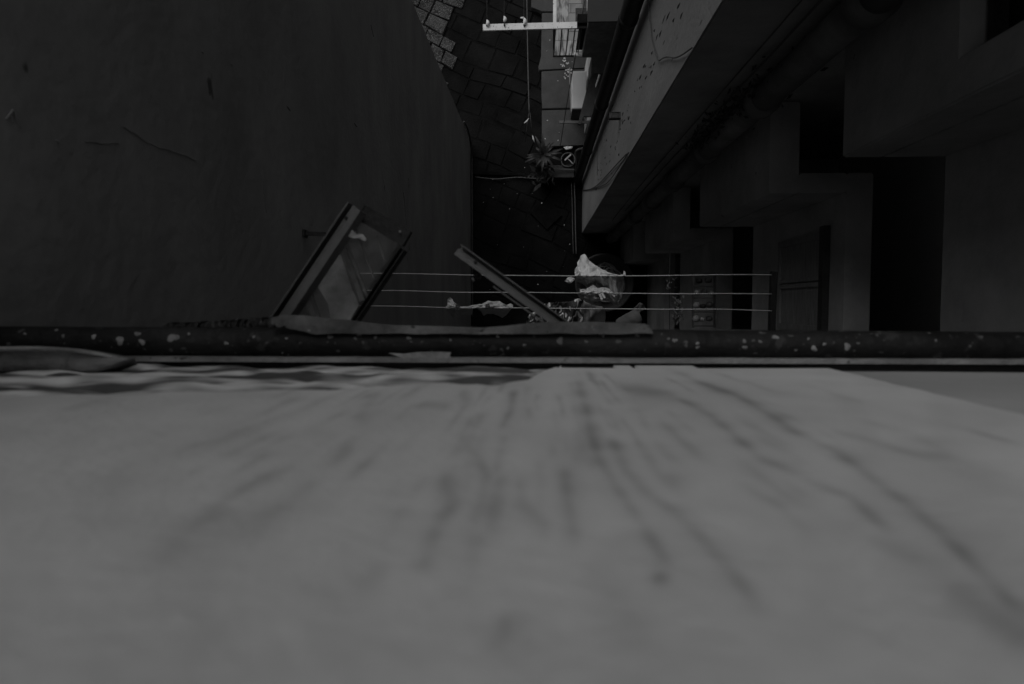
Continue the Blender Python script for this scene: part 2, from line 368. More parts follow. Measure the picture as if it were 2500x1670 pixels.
def own_wall():
    xs = np.concatenate([np.arange(-1.19, -.45, .0045), np.arange(-.45, .45, .0022), np.arange(.45, 1.4, .0045)])
    Ds = np.concatenate([np.linspace(-.3, .17, 6), np.exp(np.linspace(math.log(.18), math.log(1.335), 300))])
    X, D = np.meshgrid(xs, Ds, indexing='ij')
    px = 1315 + F * X / D; py = 745 + F * .117 / D          # where it lies in the photo (approx) - only used to carry the stains over
    # exact
    uvx, uvd = X, D
    st = np.zeros_like(X)
    nz = np.array([[noise.noise(Vector((x * 22, math.log(max(d, .1)) * 14, 2.5))) for d in Ds[::4]] for x in xs[::4]])
    nz = np.kron(nz, np.ones((4, 4)))[:len(xs), :len(Ds)]
    for _ in range(3): nz[1:-1, 1:-1] = (nz[:-2, 1:-1] + nz[2:, 1:-1] + nz[1:-1, :-2] + nz[1:-1, 2:]) / 4
    mod = 1 - .45 * nz; amp_ = np.clip(.8 + .8 * nz, .25, 1.2)
    for pts, wpx, s in drips:
        q = [wall_uv(*p) for p in pts]
        for (a, b), (c, d), (p0, p1) in zip(q, q[1:], zip(pts, pts[1:])):
            Dm = (b + d) / 2; wr = wpx * Dm / F
            ex, ed = c - a, (d - b)
            k = .117 / Dm                                        # foreshortening of the drop direction
            t = np.clip(((X - a) * ex + (D - b) * ed * k * k) / (ex * ex + ed * ed * k * k + 1e-9), 0, 1)
            dist = np.sqrt((X - a - ex * t) ** 2 + ((D - b - ed * t) * k) ** 2) / wr
            st = np.maximum(st, s * .74 * amp_ * (.62 * np.exp(-np.abs(dist * mod) ** 2.0 * .9) + .38 * np.exp(-(dist * .38) ** 2)))
    Yv = np.full_like(X, YW)
    edge_pts = [(-40, 968), (150, 966), (300, 972), (400, 958), (560, 962), (700, 952), (900, 945), (1050, 936), (1200, 938), (1290, 925), (1330, 905), (1380, 890)]
    ex_ = [wall_uv(*p) for p in edge_pts]; exx = np.array([e[0] for e in ex_]); exd = np.array([e[1] for e in ex_])
    o_ = np.argsort(exx); exx, exd = exx[o_], exd[o_]
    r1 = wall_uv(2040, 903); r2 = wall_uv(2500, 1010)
    for i, x in enumerate(xs):
        e = np.interp(x, exx, exd) if x < exx[-1] else 9
        e += .03 * noise.noise(Vector((x * 9, 0, 0))) + .015 * noise.noise(Vector((x * 40, 3, 0)))
        for j, d in enumerate(Ds):
            n0 = noise.noise(Vector((x * 2.5, d * 3, 1)))
            Yv[i, j] += .0012 * n0
            ld = math.log(max(d, .05)); dr = noise.noise(Vector((x * 14 / (d + .08), ld * 1.3, 70))); st[i, j] += .16 * max(0, dr - .22) + max(0, .04 + .10 * noise.noise(Vector((x * 9 / (d + .2), ld * 3, 7))) + .06 * noise.noise(Vector((x * 16 / (d + .1), ld * 9, 8))))
            if d > e:
                k = min((d - e) / .05, 1)
                lay = noise.noise(Vector((x * 3.2, d * 16, 20))) + .6 * noise.noise(Vector((x * 11, d * 44, 21)))
                Yv[i, j] += -.010 * k + .018 * max(-.8, min(lay, .55)) * k
                n3 = noise.noise(Vector((x * 3.6, d * 19, 30))) + .55 * noise.noise(Vector((x * 13, d * 52, 33)))
                st[i, j] = min(.95, max(st[i, j], (.68 - 2.1 * n3) * k))
            elif d > 1.283 and not (.145 < x < .30 and noise.noise(Vector((x * 30, 1, 1))) > -.3): Yv[i, j] = -.158
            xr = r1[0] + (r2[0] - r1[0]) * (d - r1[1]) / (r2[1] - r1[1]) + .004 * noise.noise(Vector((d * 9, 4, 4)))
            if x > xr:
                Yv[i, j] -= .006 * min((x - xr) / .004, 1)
                st[i, j] = max(st[i, j], .42 * min((x - xr) / .004, 1) * (1 + .25 * noise.noise(Vector((x * 3, d * 4, 60)))))  # set-back patch: same paint, its shade put into the colour mask
    nx, nd = X.shape
    co = np.stack([X.ravel(), Yv.ravel(), (H - D).ravel()], 1)
    idx = np.arange(nx * nd).reshape(nx, nd)
    f = np.stack([idx[:-1, :-1].ravel(), idx[:-1, 1:].ravel(), idx[1:, 1:].ravel(), idx[1:, :-1].ravel()], 1)
    me = bpy.data.meshes.new('wall'); me.from_pydata(co.tolist(), [], f.tolist())
    a = me.attributes.new('stain_shade', 'FLOAT', 'POINT'); a.data.foreach_set('value', np.clip(st, 0, 1).ravel().astype(np.float32))  # mask holds real stains plus the painted shade of the set-back patch
    for p in me.polygons: p.use_smooth = True
    me.materials.append(M['own'])
    o = bpy.data.objects.new('wall', me); C.objects.link(o); o.parent = own
    # mass of the building behind and above
    link('upper_wall', B((-3.0, -4, z(-.302)), (4, -.1205, z(-OWN_TOP))), M['ownlow'], own)
    link('wall_core', B((-1.19, -4, z(1.33)), (4, -.145, z(-.30))), M['ownlow'], own)
    link('lower_wall', B((-1.19, -4, 0), (4, -.45, z(1.46))), M['ownlow'], own)
    link('wall_foot', B((-1.19, -4, z(1.46)), (4, -.168, z(1.332))), M['ownlow'], own)
OWN_TOP = 7.0
own_wall()
# ledge under the plaster with its lit front edge
def rough_bar(name, x0, x1, y0, y1, D0, D1, m, parent, n=260, amp=.0016, seed=0, **kw):
    bm = bmesh.new(); rows = []
    for i in range(n):
        x = x0 + (x1 - x0) * i / (n - 1); a = lambda s: amp * (noise.noise(Vector((x * 7, s, seed))) + .6 * noise.noise(Vector((x * 31, s, seed))))
        brk = -.006 if noise.noise(Vector((x * 3.1, 55, seed))) > .42 else 0
        rows.append([bm.verts.new((x, y0, z(D0))), bm.verts.new((x, y1 + a(1) + brk, z(D0) + a(2) * .5)), bm.verts.new((x, y1 + a(1) * .6 + brk, z(D1))), bm.verts.new((x, y0, z(D1)))])
    for a, b in zip(rows, rows[1:]):
        for k in range(4): bm.faces.new((a[k], a[(k + 1) % 4], b[(k + 1) % 4], b[k]))
    bm.faces.new(rows[0]); bm.faces.new(rows[-1][::-1])
    return link(name, bm, m, parent, smooth=False, **kw)
rough_bar('ledge', -1.19, 1.4, -.1140, -.105, 1.345, 1.40, M['ledge'] if 'ledge' in M else mat('ledge_mortar', .26, .35, 9, .85, .4, 60, spots=[(30, .68, .08)]), own)
bm = bmesh.new()
tube(bm, curve([P(-30, 852, 1.24), P(90, 851, 1.24), P(180, 856, 1.247), P(240, 865, 1.254), P(290, 876, 1.268)], 6), [.0042] * 24 + [.002], 8)
link('drip_edge', bm, mat('lip_mortar', .3, .4, 20, .8, .5, 60), own, smooth=True)
bm = bmesh.new()
n = 140; rows = []
for i in range(n):
    xp = -40 + 345 * i / (n - 1); yy = 853 + max(0, (xp - 150) / 130) ** 1.6 * 18
    a = P(xp, min(yy, 885), 1.261); b = P(xp, 905 - max(0, (xp - 180) / 125) ** 2 * 26, 1.24 + max(0, (xp - 180) / 125) ** 2 * .02); nn = .004 * noise.noise(Vector((xp * .03, 0, 0)))
    rows.append([bm.verts.new(a + Vector((0, 0, nn))), bm.verts.new((a + b) / 2 + Vector((0, 0, nn * 3))), bm.verts.new(b), bm.verts.new(b - Vector((0, .012, .04))), bm.verts.new(a - Vector((0, 0, .03)))])
for a, b in zip(rows, rows[1:]):
    for k in range(5): bm.faces.new((a[k], a[(k + 1) % 5], b[(k + 1) % 5], b[k]))
bm.faces.new(rows[0]); bm.faces.new(rows[-1][::-1])
link('mortar_lump', bm, mat('lump_mortar', .14, .6, 14, .9, .6, 50, streak=(.4, 3, 1)), own, smooth=True)

link('ledge_core', B((-1.19, -.17, z(1.405)), (1.4, -.107, z(1.43))), M['ownlow'], own)
bm = flatprism(bmesh.new(), [(948, 862), (985, 864), (1020, 860), (1075, 859), (1100, 861), (1098, 869), (1104, 874), (1050, 877), (985, 876), (966, 868)], 1.345, .006)
link('loose_plaster', bm, bpy.data.materials['lip_mortar'], own)
# --- black pipe under the ledge -------------------------------------------------
PIPE_D, PR = 1.395, .0305
gp = thing('gutter_pipe', 'long black metal pipe spattered with pale paint drops, running across under the stained wall', 'pipe')
pts = curve([P(-260, 829, PIPE_D), P(0, 832, PIPE_D), P(600, 835, PIPE_D), P(1250, 838, PIPE_D), P(1900, 843, PIPE_D), P(2760, 850, PIPE_D)], 12)
pm = mat('pipe_paint', .014, .7, 7, .6, .3, 40, spec=.25, spots=[(24, .62, .035), (60, .66, .09)])
link('pipe', tube(bmesh.new(), pts, PR, 32), pm, gp, smooth=True)
spots = [(133, 806, 5), (155, 820, 6), (230, 822, 8), (335, 815, 9), (349, 835, 10), (295, 831, 14), (423, 824, 16), (554, 838, 6), (806, 822, 8), (876, 817, 7), (868, 826, 5), (917, 823, 6), (998, 825, 7), (1004, 834, 4),
         (1041, 814, 6), (1215, 821, 5), (687, 862, 5), (700, 866, 4), (1367, 832, 11), (1466, 816, 6), (1473, 821, 4), (1556, 819, 6), (1647, 831, 7), (1632, 827, 4), (1431, 834, 5), (1702, 838, 5), (1702, 848, 5), (1817, 833, 6), (1818, 848, 7),
         (1894, 823, 9), (1855, 834, 5), (1974, 827, 4), (1986, 851, 9), (2011, 840, 5), (2067, 846, 11), (2094, 838, 4), (2285, 831, 4), (1942, 855, 4), (60, 815, 5), (700, 826, 4), (620, 822, 5), (1100, 830, 4), (1280, 842, 5), (460, 815, 5), (1240, 850, 4)]
rs = random.Random(3); dpm = mat('dried_paint', .24, .6, 30, .8, .2)
for (x, y, r) in spots:
    bm = bmesh.new()
    cx = P(x, 838 + (x - 1250) * .007, PIPE_D); q = P(x, y, PIPE_D - PR * .9)
    dy = max(-.95, min(.95, (q.y - cx.y) / PR)); nz = math.sqrt(1 - dy * dy)
    c = Vector((q.x, cx.y + dy * PR, cx.z + nz * PR)); nrm = Vector((0, dy, nz)); tx = Vector((1, 0, 0)); ty = nrm.cross(tx)
    r_ = r * .66 * PIPE_D / F; k = 26; ctr = bm.verts.new(c + nrm * .0025); ring = []
    ph1, ph2 = rs.uniform(0, 6), rs.uniform(0, 6); rad = [1 + .22 * math.sin(2 * math.pi * 2 * i / k + ph1) + .16 * math.sin(2 * math.pi * 3 * i / k + ph2) + rs.uniform(-.07, .07) for i in range(k)]
    for i in range(k):
        a = 2 * math.pi * i / k; ring.append(bm.verts.new(c + nrm * .0002 - nrm * (r_ * r_ * math.sin(a) ** 2) / (2 * PR) + (tx * math.cos(a) * 1.15 + ty * math.sin(a)) * r_ * rad[i]))
    for i in range(k): bm.faces.new((ctr, ring[i], ring[(i + 1) % k]))
    link('paint_drop', bm, dpm, gp, smooth=True)

# flashing strip behind the pipe
fl = thing('metal_flashing', 'stained metal strip with a crusted left end, sticking out behind the black pipe', 'flashing')
top = [(662, 776), (690, 769), (740, 770), (800, 777), (850, 781), (900, 788), (960, 794), (1010, 795), (1090, 797), (1180, 800), (1240, 795), (1290, 789), (1350, 786), (1440, 786), (1520, 788), (1578, 791), (1590, 798), (1594, 808)]
T = resample([Vector((x, y, 0)) for x, y in top], 120)
bm = bmesh.new(); rows = []
for i, t in enumerate(T):
    n1 = .003 * noise.noise(Vector((t.x * .02, 0, 4)))
    yb = 815 - max(0, 1 - (t.x - 662) / 110) * 22 * (1 - .5 * noise.noise(Vector((t.x * .08, 1, 2)))) + 3 * noise.noise(Vector((t.x * .015, 7, 7))); a = P(t.x, t.y, 1.366 + n1 * .5); b = P(t.x, yb, 1.352 + n1 * .5); m_ = P(t.x, (t.y + yb) / 2, 1.358 + n1 * .5)
    rows.append([bm.verts.new(v) for v in (a, m_, b, b - Vector((0, 0, .004)), m_ - Vector((0, 0, .004)), a - Vector((0, 0, .004)))])
for a, b in zip(rows, rows[1:]):
    for k in range(6): bm.faces.new((a[k], a[(k + 1) % 6], b[(k + 1) % 6], b[k]))
bm.faces.new(rows[0]); bm.faces.new(rows[-1][::-1])
link('strip', bm, M['flash'], fl, smooth=False)
bm = bmesh.new(); rs = random.Random(9); rows = []
for i in range(130):
    x = 398 + 285 * i / 129; y = np.interp(x, [398, 410, 440, 560, 668, 684], [800, 789, 790, 783, 776, 790]) + rs.uniform(-3, 3)
    dz = rs.uniform(0, .02)
    a = P(x, y, 1.4283 - dz); b = P(x, 806 + rs.uniform(-2, 2), 1.4076 - rs.uniform(0, .015)); c = P(x, 840, 1.4214)
    rows.append([bm.verts.new(v) for v in (a, (a + b) / 2 + Vector((0, 0, rs.uniform(0, .018))), b, c, c - Vector((0, 0, .03)), a - Vector((0, 0, .03)))])
for a, b in zip(rows, rows[1:]):
    for k in range(6): bm.faces.new((a[k], a[(k + 1) % 6], b[(k + 1) % 6], b[k]))
bm.faces.new(rows[0]); bm.faces.new(rows[-1][::-1])
link('crust', bm, M['crust'], fl, label='dark flaking crusted end with pale chips')
bm = bmesh.new()
tube(bm, [P(1612, 811, 1.6), P(1700, 811, 1.6), P(1845, 812, 1.6)], .0065, 8)
rod = link('thin_rod', bm, M['steel'], smooth=True, label='thin pale metal rod just behind the black pipe, right of the flashing end', cat='rod')

# ================================================================== LEFT WALL
lb = thing('dark_building', 'tall dark plastered wall of the building filling the left side of the photo', 'building')
LTOP = -6.0
link('wall', B((-9, -4, 0), (WL, 2.84, z(LTOP))), M['leftwall'], lb)
bm = bmesh.new()
for path in ([PX(1137, 352, WL + .02), PX(1141, 362, WL + .02), PX(1149, 380, WL + .02)],):
    pass
tube(bm, curve([(WL + .02, 2.86, 1.2), (WL + .03, 2.84, .6), (WL + .035, 2.6, .12), (WL + .03, 2.3, .06), (WL + .03, 1.0, .05), (WL + .03, -.2, .05)], 6), .014, 8)
link('conduit', bm, mat('conduit_paint', .06, .3, 12, .6, .1), lb, smooth=True, label='thin pale conduit running along the foot of the wall')
hk = thing('wall_hook', 'short black iron peg sticking out of the dark left wall beside the open frame', 'hook')
p = PX(742, 570, WL)
link('plate', B(p + Vector((0, -.018, -.03)), p + Vector((.012, .018, .03)), .003), M['black'], hk)
bm = bmesh.new(); bar(bm, p + Vector((.01, 0, 0)), p + Vector((.11, -.004, -.0)), .016, .02, bev=.002)
link('peg', bm, M['black'], hk)
for pix, wd in (([(300, 312), (330, 325), (352, 345), (395, 362), (430, 372), (480, 392)], .0022), ([(18, 292), (32, 268), (40, 292), (50, 315)], .004), ([(205, 345), (250, 352), (290, 350)], .0018), ([(985, 470), (990, 520), (992, 560)], .002), ([(640, 420), (644, 470), (650, 520)], .002), ([(905, 60), (912, 88)], .003)):
    q = curve([PX(x, y, WL + .001) for x, y in pix], 5)
    q = [v + Vector((0, .006 * noise.noise(v * 30), .006 * noise.noise(v * 30 + Vector((5, 0, 0))))) for v in q]
    link('plaster_crack', tube(bmesh.new(), q, [wd * (.4 + .9 * abs(noise.noise(v * 20))) for v in q], 5), M['crack'], lb)
bm = bmesh.new(); rs = random.Random(12)
for (x, y, l, a) in [(648, 183, 26, 1.3), (705, 265, 14, 1.0), (868, 305, 12, .9), (495, 128, 7, .5), (566, 158, 6, .7), (992, 545, 26, 1.5), (995, 640, 30, 1.45), (140, 345, 10, .6), (30, 290, 22, 1.1)]:
    q = [PX(x + l * math.cos(a) * t + rs.uniform(-1, 1), y + l * math.sin(a) * t, WL + .001) for t in (-.5, -.2, .2, .5)]
    link('plaster_crack', tube(bmesh.new(), q, [.0007, .0028, .0028, .0007], 5), M['crack'], lb)

# ================================================================== RIGHT BUILDING
rb = thing('pale_building', 'building with a pale plastered alley wall, dark facade and open galleries on the right', 'building')
RTOP = RT = -6.0
link('wall', B((WR, YF, 0), (1.3, 2.27, z(RTOP))), M['band'], rb, label='pale chipped plaster face towards the alley')
link('facade', B((1.3, YF + .004, 0), (5, 2.27, z(RTOP))), M['facade'], rb)
bm = bmesh.new(); box(bm, (WR + .01, YF - .006, 0), (1.3, YF, z(RTOP))); 
link('facade_render', bm, M['facade'], rb)
# galleries: solid L-shaped parapets with dark gaps between
secs = [(RTOP + .01, 3.30), (4.32, 6.15), (7.35, 9.25), (10.4, 12.0)]
for i, (a, b) in enumerate(secs):
    bm = bmesh.new()
    if i == 0:
        # side face with a window opening behind Y .84, above D 2.42
        box(bm, (1.42, YB, z(b)), (1.60, YF - .006, z(2.42)))
        box(bm, (1.42, YB, z(2.42)), (1.60, .84, z(a)))
    else:
        box(bm, (1.42, YB, z(b)), (1.60, YF - .006, z(a)))
    box(bm, (1.60, YB, z(b)), (1.89, YB + .12, z(a)))
    if i == 0:
        box(bm, (1.89, -.45, z(b)), (2.05, YB + .12, z(2.68)))
    else:
        box(bm, (1.89, -.45, z(b)), (2.05, YB + .12, z(a)))
    es = [e for e in bm.edges if abs(e.verts[0].co.z - e.verts[1].co.z) > .3 or max(e.verts[0].co.z, e.verts[1].co.z) < z(b) + .01]
    bmesh.ops.bevel(bm, geom=es, offset=.008, segments=2, affect='EDGES')
    link('gallery_parapet', bm, M['bay'], rb)
    bm = bmesh.new(); box(bm, (1.61, YB + .13, z(b - .02)), (5, YF - .01, z(b - .16))); box(bm, (2.06, -.45, z(b - .02)), (5, YB + .12, z(b - .16)))
    link('gallery_floor', bm, M['wall_white'], rb)
link('back_wall', B((2.55, -.45, 0), (5, YF, z(RTOP))), M['wall_white'], rb)

wn = bmesh.new()
box(wn, (1.50, .85, z(2.40)), (1.55, .88, z(1.0))); box(wn, (1.50, 1.02, z(2.40)), (1.55, 1.05, z(1.0))); box(wn, (1.50, .88, z(2.40)), (1.55, 1.2, z(2.37)))
link('window_frame', wn, M['dark'], rb)
link('window_pane', B((1.56, .85, z(2.40)), (1.565, 1.24, z(1.0))), M['black'], rb)
# shuttered window on the end wall
sh = bmesh.new(); Xs = 1.89
def shp(x, y): return PX(x, y, Xs)
y0, y1, d0, d1 = -.185, .485, 4.60, 5.42
link('shutter_frame', (lambda bm: (box(bm, (Xs - .045, y0 - .02, z(d0)), (Xs - .002, y1 + .03, z(d0 - .07))), bm)[1])(bmesh.new()), M['dark'], rb)
bm = bmesh.new()
for (a, b, c, d) in ((y0, y0 + .045, d0, d1), (y1 - .045, y1, d0, d1), (y0 + .045, y1 - .045, d0, d0 + .04), (y0 + .045, y1 - .045, d1 - .05, d1)):
    box(bm, (Xs - .03, a, z(d)), (Xs - .003, b, z(c)), .002)
box(bm, (Xs - .03, .125, z(d1 - .05)), (Xs - .003, .155, z(d0 + .04)), .002)
box(bm, (Xs - .03, .165, z(d1 - .05)), (Xs - .003, .19, z(d0 + .04)), .002)
shf = link('shutter', bm, M['wood'], rb)
bm = bmesh.new(); box(bm, (Xs - .014, y0 + .045, z(d1 - .05)), (Xs - .004, .125, z(d0 + .04))); box(bm, (Xs - .014, .19, z(d1 - .05)), (Xs - .004, y1 - .045, z(d0 + .04)))
link('panel', bm, M['wood'], shf)
# peg and crack chips on pale wall
bm = bmesh.new(); rs = random.Random(5)
for k in range(80):
    dd = rs.uniform(2.8, 9); yy = 1.30 + rs.random() ** 1.4 * .75; 
    if rs.random() < .6: yy = 1.62 + rs.gauss(0, .07)
    l = rs.uniform(.02, .12); q = Vector((WR - .0005, yy, z(dd)))
    link('plaster_chip', tube(bmesh.new(), [q, q + Vector((0, rs.uniform(-.008, .008), -l / 2)), q + Vector((0, rs.uniform(-.012, .012), -l))], [.001, rs.uniform(.003, .0085), .001], 5), M['dark'], rb)
pg = thing('wall_peg', 'short dark peg sticking out of the pale plaster wall above the alley', 'hook')
p = PX(1515, 283, WR)
bm = bmesh.new(); bar(bm, p, p + Vector((-.10, 0, 0)), .05, .05, bev=.006); link('stub', bm, M['black'], pg)
bm = bmesh.new(); box(bm, p + Vector((-.012, -.03, -.035)), p + Vector((0, .03, .035)), .004); link('base', bm, M['dark'], pg)

# downpipe at the far edge of the pale wall
dp = thing('downpipe', 'dark rain downpipe running down the far edge of the pale wall', 'pipe')
DX, DY = .665, 2.14
link('pipe', tube(bmesh.new(), [(DX, DY, z(2.0)), (DX, DY, .05)], .07, 16), M['black'], dp, smooth=True)
for d in (5.2, 7.4, 9.6):
    link('collar', tube(bmesh.new(), [(DX, DY, z(d)), (DX, DY, z(d + .09))], .076, 16), M['black'], dp, smooth=True)
# soil pipe on the dark facade
sp = thing('drain_pipe', 'thick segmented drain pipe running down the dark facade on the right', 'pipe')
SX, SY = 1.24, 1.14
d = 1.5
segs = []
while d < 11.8:
    l = 1.25; link('pipe_segment', tube(bmesh.new(), [(SX, SY, z(d)), (SX, SY, z(d + l - .13))], .076, 24), mat('pipe_grey', .16, .3, 5, .7, .15) if d == 1.5 else bpy.data.materials['pipe_grey'], sp, smooth=True)
    link('pipe_collar', tube(bmesh.new(), [(SX, SY, z(d + l - .14)), (SX, SY, z(d + l - .04))], .095, 24), bpy.data.materials['pipe_grey'], sp, smooth=True)
    link('pipe_neck', tube(bmesh.new(), [(SX, SY, z(d + l - .06)), (SX, SY, z(d + l + .01))], .07, 24), M['dark'], sp, smooth=True)
    d += l
cb = [link('wall_cable', tube(bmesh.new(), curve([(SX - .13, 1.22, z(1.5)), (SX - .12, 1.21, z(3.2)), (SX - .13, 1.22, z(6)), (SX - .12, 1.22, z(9))], 6), .006, 6), M['cable'], smooth=True,
          label='thin cable running down the dark facade beside the drain pipe, nearer the pipe', cat='cable', group='cables on the dark facade'),
      link('wall_cable', tube(bmesh.new(), curve([(SX - .19, 1.225, z(1.5)), (SX - .19, 1.22, z(3.2)), (SX - .2, 1.225, z(7)), (SX - .18, 1.22, z(10))], 6), .004, 6), M['cable'], smooth=True,
          label='thinner cable on the dark facade, closer to the pale wall corner', cat='cable', group='cables on the dark facade')]
# loops of cable on the pale wall
def wc(pix, r, lab, off=.012, m='cable'):
    return link('cable', tube(bmesh.new(), curve([PX(x, y, WR - off) for x, y in pix], 8), r, 6), M[m], smooth=True, label=lab, cat='cable', group='cables on the pale wall')
wc([(1578, -30), (1584, 20), (1588, 60), (1592, 97), (1600, 125), (1608, 147), (1618, 142), (1632, 139), (1648, 141), (1668, 132), (1690, 116)], .004, 'pale cable hanging down the pale wall and looping up to its dark edge')
wc([(1421, 464), (1440, 462), (1458, 452), (1480, 430), (1505, 402), (1530, 376)], .006, 'dark cable sagging across the lower end of the pale wall', m='dark')
wc([(1430, 464), (1455, 458), (1480, 448), (1500, 425), (1535, 372)], .005, 'second dark cable crossing low on the pale wall, under the first', m='dark')
wc([(1457, 338), (1458, 380), (1458, 428)], .003, 'short straight thin wire low on the pale wall', m='dark')
# climbing plant on the dark facade
def leaves(bm, c, rad, n, sz, rs, flat=1.0):
    for _ in range(n):
        v = Vector((rs.gauss(0, 1) * rad[0], rs.gauss(0, 1) * rad[1] * flat, rs.gauss(0, 1) * rad[2])); p = Vector(c) + v
        a = Vector((rs.uniform(-1, 1), rs.uniform(-1, 1), rs.uniform(-.4, .8))).normalized(); b = a.orthogonal().normalized()
        s = sz * rs.uniform(.5, 1.3); q = [p - a * s, p + b * s * .4, p + a * s, p - b * s * .4]
        bm.faces.new([bm.verts.new(t) for t in q])
cp = thing('climbing_plant', 'dark tangled plant growing on the facade behind the drain pipe', 'plant')
rs = random.Random(21); bm = bmesh.new()
c0 = PY(1820, 265, 1.16); leaves(bm, c0, (.07, .03, .4), 420, .02, rs); leaves(bm, PY(1730, 320, 1.16), (.05, .03, .3), 200, .018, rs)
link('foliage', bm, M['leafd'], cp)
bm = bmesh.new()
for k in range(7):
    q = [Vector((c0.x + rs.uniform(-.1, .1), 1.2, c0.z - 1.2)), Vector((c0.x + rs.uniform(-.15, .15), 1.17, c0.z - .4)), c0 + Vector((rs.uniform(-.2, .2), rs.uniform(-.06, 0), rs.uniform(0, .5)))]
    tube(bm, curve(q, 5), .004, 5)
link('stem', bm, M['dark'], cp)

# far, dark part of the alley side beyond the downpipe
fb = thing('shopfront_building', 'dark building front beyond the downpipe that carries the small balcony', 'building')
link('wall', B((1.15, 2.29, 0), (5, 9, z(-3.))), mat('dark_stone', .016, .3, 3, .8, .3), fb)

# ================================================================== BALCONY
bal = thing('balcony', 'small tiled balcony with white stained railing at the top of the photo', 'balcony')
FD = 10.0
pA = P(1350, 137, FD); X0, Yf = pA.x, pA.y; X1 = 1.15; YE = 5.6
link('slab', B((X0, Yf, z(FD + .05)), (X1, YE, z(FD + .006))), M['pave'], bal)
xm = P(1388, 60, FD).x
link('tile_floor', B((xm, Yf + .22, z(FD + .004)), (X1, YE, z(FD))), M['tile'], bal)
bm = bmesh.new(); box(bm, (X0 + .01, Yf + .222, z(FD + .004)), (xm - .004, YE, z(FD - .002))); box(bm, (X0 + .01, Yf + .01, z(FD + .004)), (X1, Yf + .215, z(FD - .002)))
link('marble_edge', bm, M['marble'], bal)
RD = 9.0
link('front_rail', B((X0 - .02, Yf - .012, z(RD + .02)), (X1, Yf + .022, z(RD - .015)), .003), M['dark'], bal)
link('side_rail', B((X0 - .02, Yf + .024, z(RD + .02)), (X0 + .022, YE, z(RD - .02)), .003), M['white'], bal, label='white painted side rail with rust stains')
for k in range(12):
    x = X0 + .012 + k * .085
    if x < X1: link('baluster', tube(bmesh.new(), [(x, Yf + .005, z(FD)), (x, Yf + .005, z(RD + .02))], .0085, 8), M['black'], bal, smooth=True)
for k in range(1, 17):
    y = Yf + k * .11
    link('baluster', tube(bmesh.new(), [(X0 + .004, y, z(FD)), (X0 + .004, y, z(RD + .02))], .0085, 8), M['black'], bal, smooth=True)
bm = bmesh.new(); a = P(1402, 131, FD - .03); tube(bm, [Vector((a.x, Yf + .0, z(FD - .045))), Vector((X1, Yf + .0, z(FD - .045)))], .028, 12)
link('bottom_tube', bm, M['wall_white'], bal, smooth=True)
bm = bmesh.new(); a = P(1404, 100, FD)
bm2 = B((P(1405, 130, FD).x, Yf + .07, z(FD - .03)), (X1, Yf + .076, z(RD)), 0); bm.free()
link('screen', bm2, M['black2'], bal, label='black cloth screen tied inside the balusters')
link('screen_top', B((P(1405, 66, RD).x, Yf + .036, z(RD + .03)), (X1, Yf + .25, z(RD + .015))), M['black'], bal)

# laundry arm: white beam with three lines and pegs
la = thing('laundry_arm', 'white rust-spotted beam projecting from the balcony railing across the alley', 'clothes rack')
a = P(1180, 68.5, 8.96); b = P(1408, 68.5, 8.96)
bm = bmesh.new(); bar(bm, (a.x, a.y, z(8.95)), (b.x, a.y + .012, z(8.95)), .07, .03, bev=.004)
link('beam', bm, M['white'], la)
for xx in (1189, 1232, 1280):
    q = P(xx, 64, 8.95); bm = bmesh.new(); tube(bm, [(q.x, q.y, z(8.96)), (q.x, q.y, z(8.90))], .011, 10); link('bolt', bm, M['rubber'], la, smooth=True)
for (xx, yy, big) in ((1189, 54, 1), (1231, 45, 1.0), (1279, 50, 1.3)):
    q = P(xx, 62, 8.93)
    link('washing_line', tube(bmesh.new(), [q, (q.x + .0, 6.2, z(8.93))], .0035, 6), M['cable'], smooth=True, label='thin washing line running up from the white beam, %s' % {1189: 'nearest its free end', 1231: 'the middle one of three', 1279: 'nearest the balcony'}[xx], cat='washing line', group='lines tied to the white beam')
    bm = bmesh.new(); c = P(xx, yy, 8.91)
    tube(bm, curve([c + Vector((0, -.045 * big, 0)), c + Vector((.012 * big, -.01, .01)), c + Vector((-.004, .03 * big, .0))], 4), [.008, .014, .02, .024, .022, .02, .014, .008, .003][:9], 8)
    if xx == 1279: tube(bm, [c + Vector((0, .03, 0)), c + Vector((-.045, .035, 0))], [.018, .008], 8)
    link('knotted_rag', bm, M['cloth'], smooth=True, label='small white rag knotted on the washing line, %s' % {1189: 'nearest the free end of the white beam', 1231: 'on the middle line', 1279: 'bent one nearest the balcony'}[xx], cat='rag', group='rags knotted at the white beam')

# cabinet beyond the rail and small dark box
cab = thing('metal_cabinet', 'dark grey flat-topped cabinet standing on the balcony against the wall', 'cabinet')
a = P(1437, 51, 8.7)
link('body', B((a.x, a.y, z(9.97)), (1.14, a.y + 1.4, z(8.73)), .01), M['steeld'], cab)
link('top', B((a.x - .01, a.y - .01, z(8.728)), (1.142, a.y + 1.41, z(8.70)), .004), mat('cabinet_top', .03, .1, 5, .7, .1), cab)
a = P(1410, 56, 8.9); b = P(1437, 33, 8.9)
link('flower_box', B((a.x, a.y, z(9.1)), (b.x, b.y, z(8.9)), .008), M['black2'], label='small square black box hooked inside the balcony rail beside the cabinet', cat='box')
link('pole', tube(bmesh.new(), [P(1436, -40, 8.9), P(1434, 27, 8.95)], .012, 8), M['wall_white'], smooth=True, label='slim white pole lying along the cabinet edge', cat='pole')
link('power_cable', tube(bmesh.new(), curve([P(1432, -20, 8.9), P(1423, 30, 8.95), P(1407, 125, 9.2), P(1388, 230, 10.3), P(1366, 368, 11.8)], 8), .006, 6), M['rubber'], smooth=True, label='thin black cable hanging from the balcony down to the ground', cat='cable')

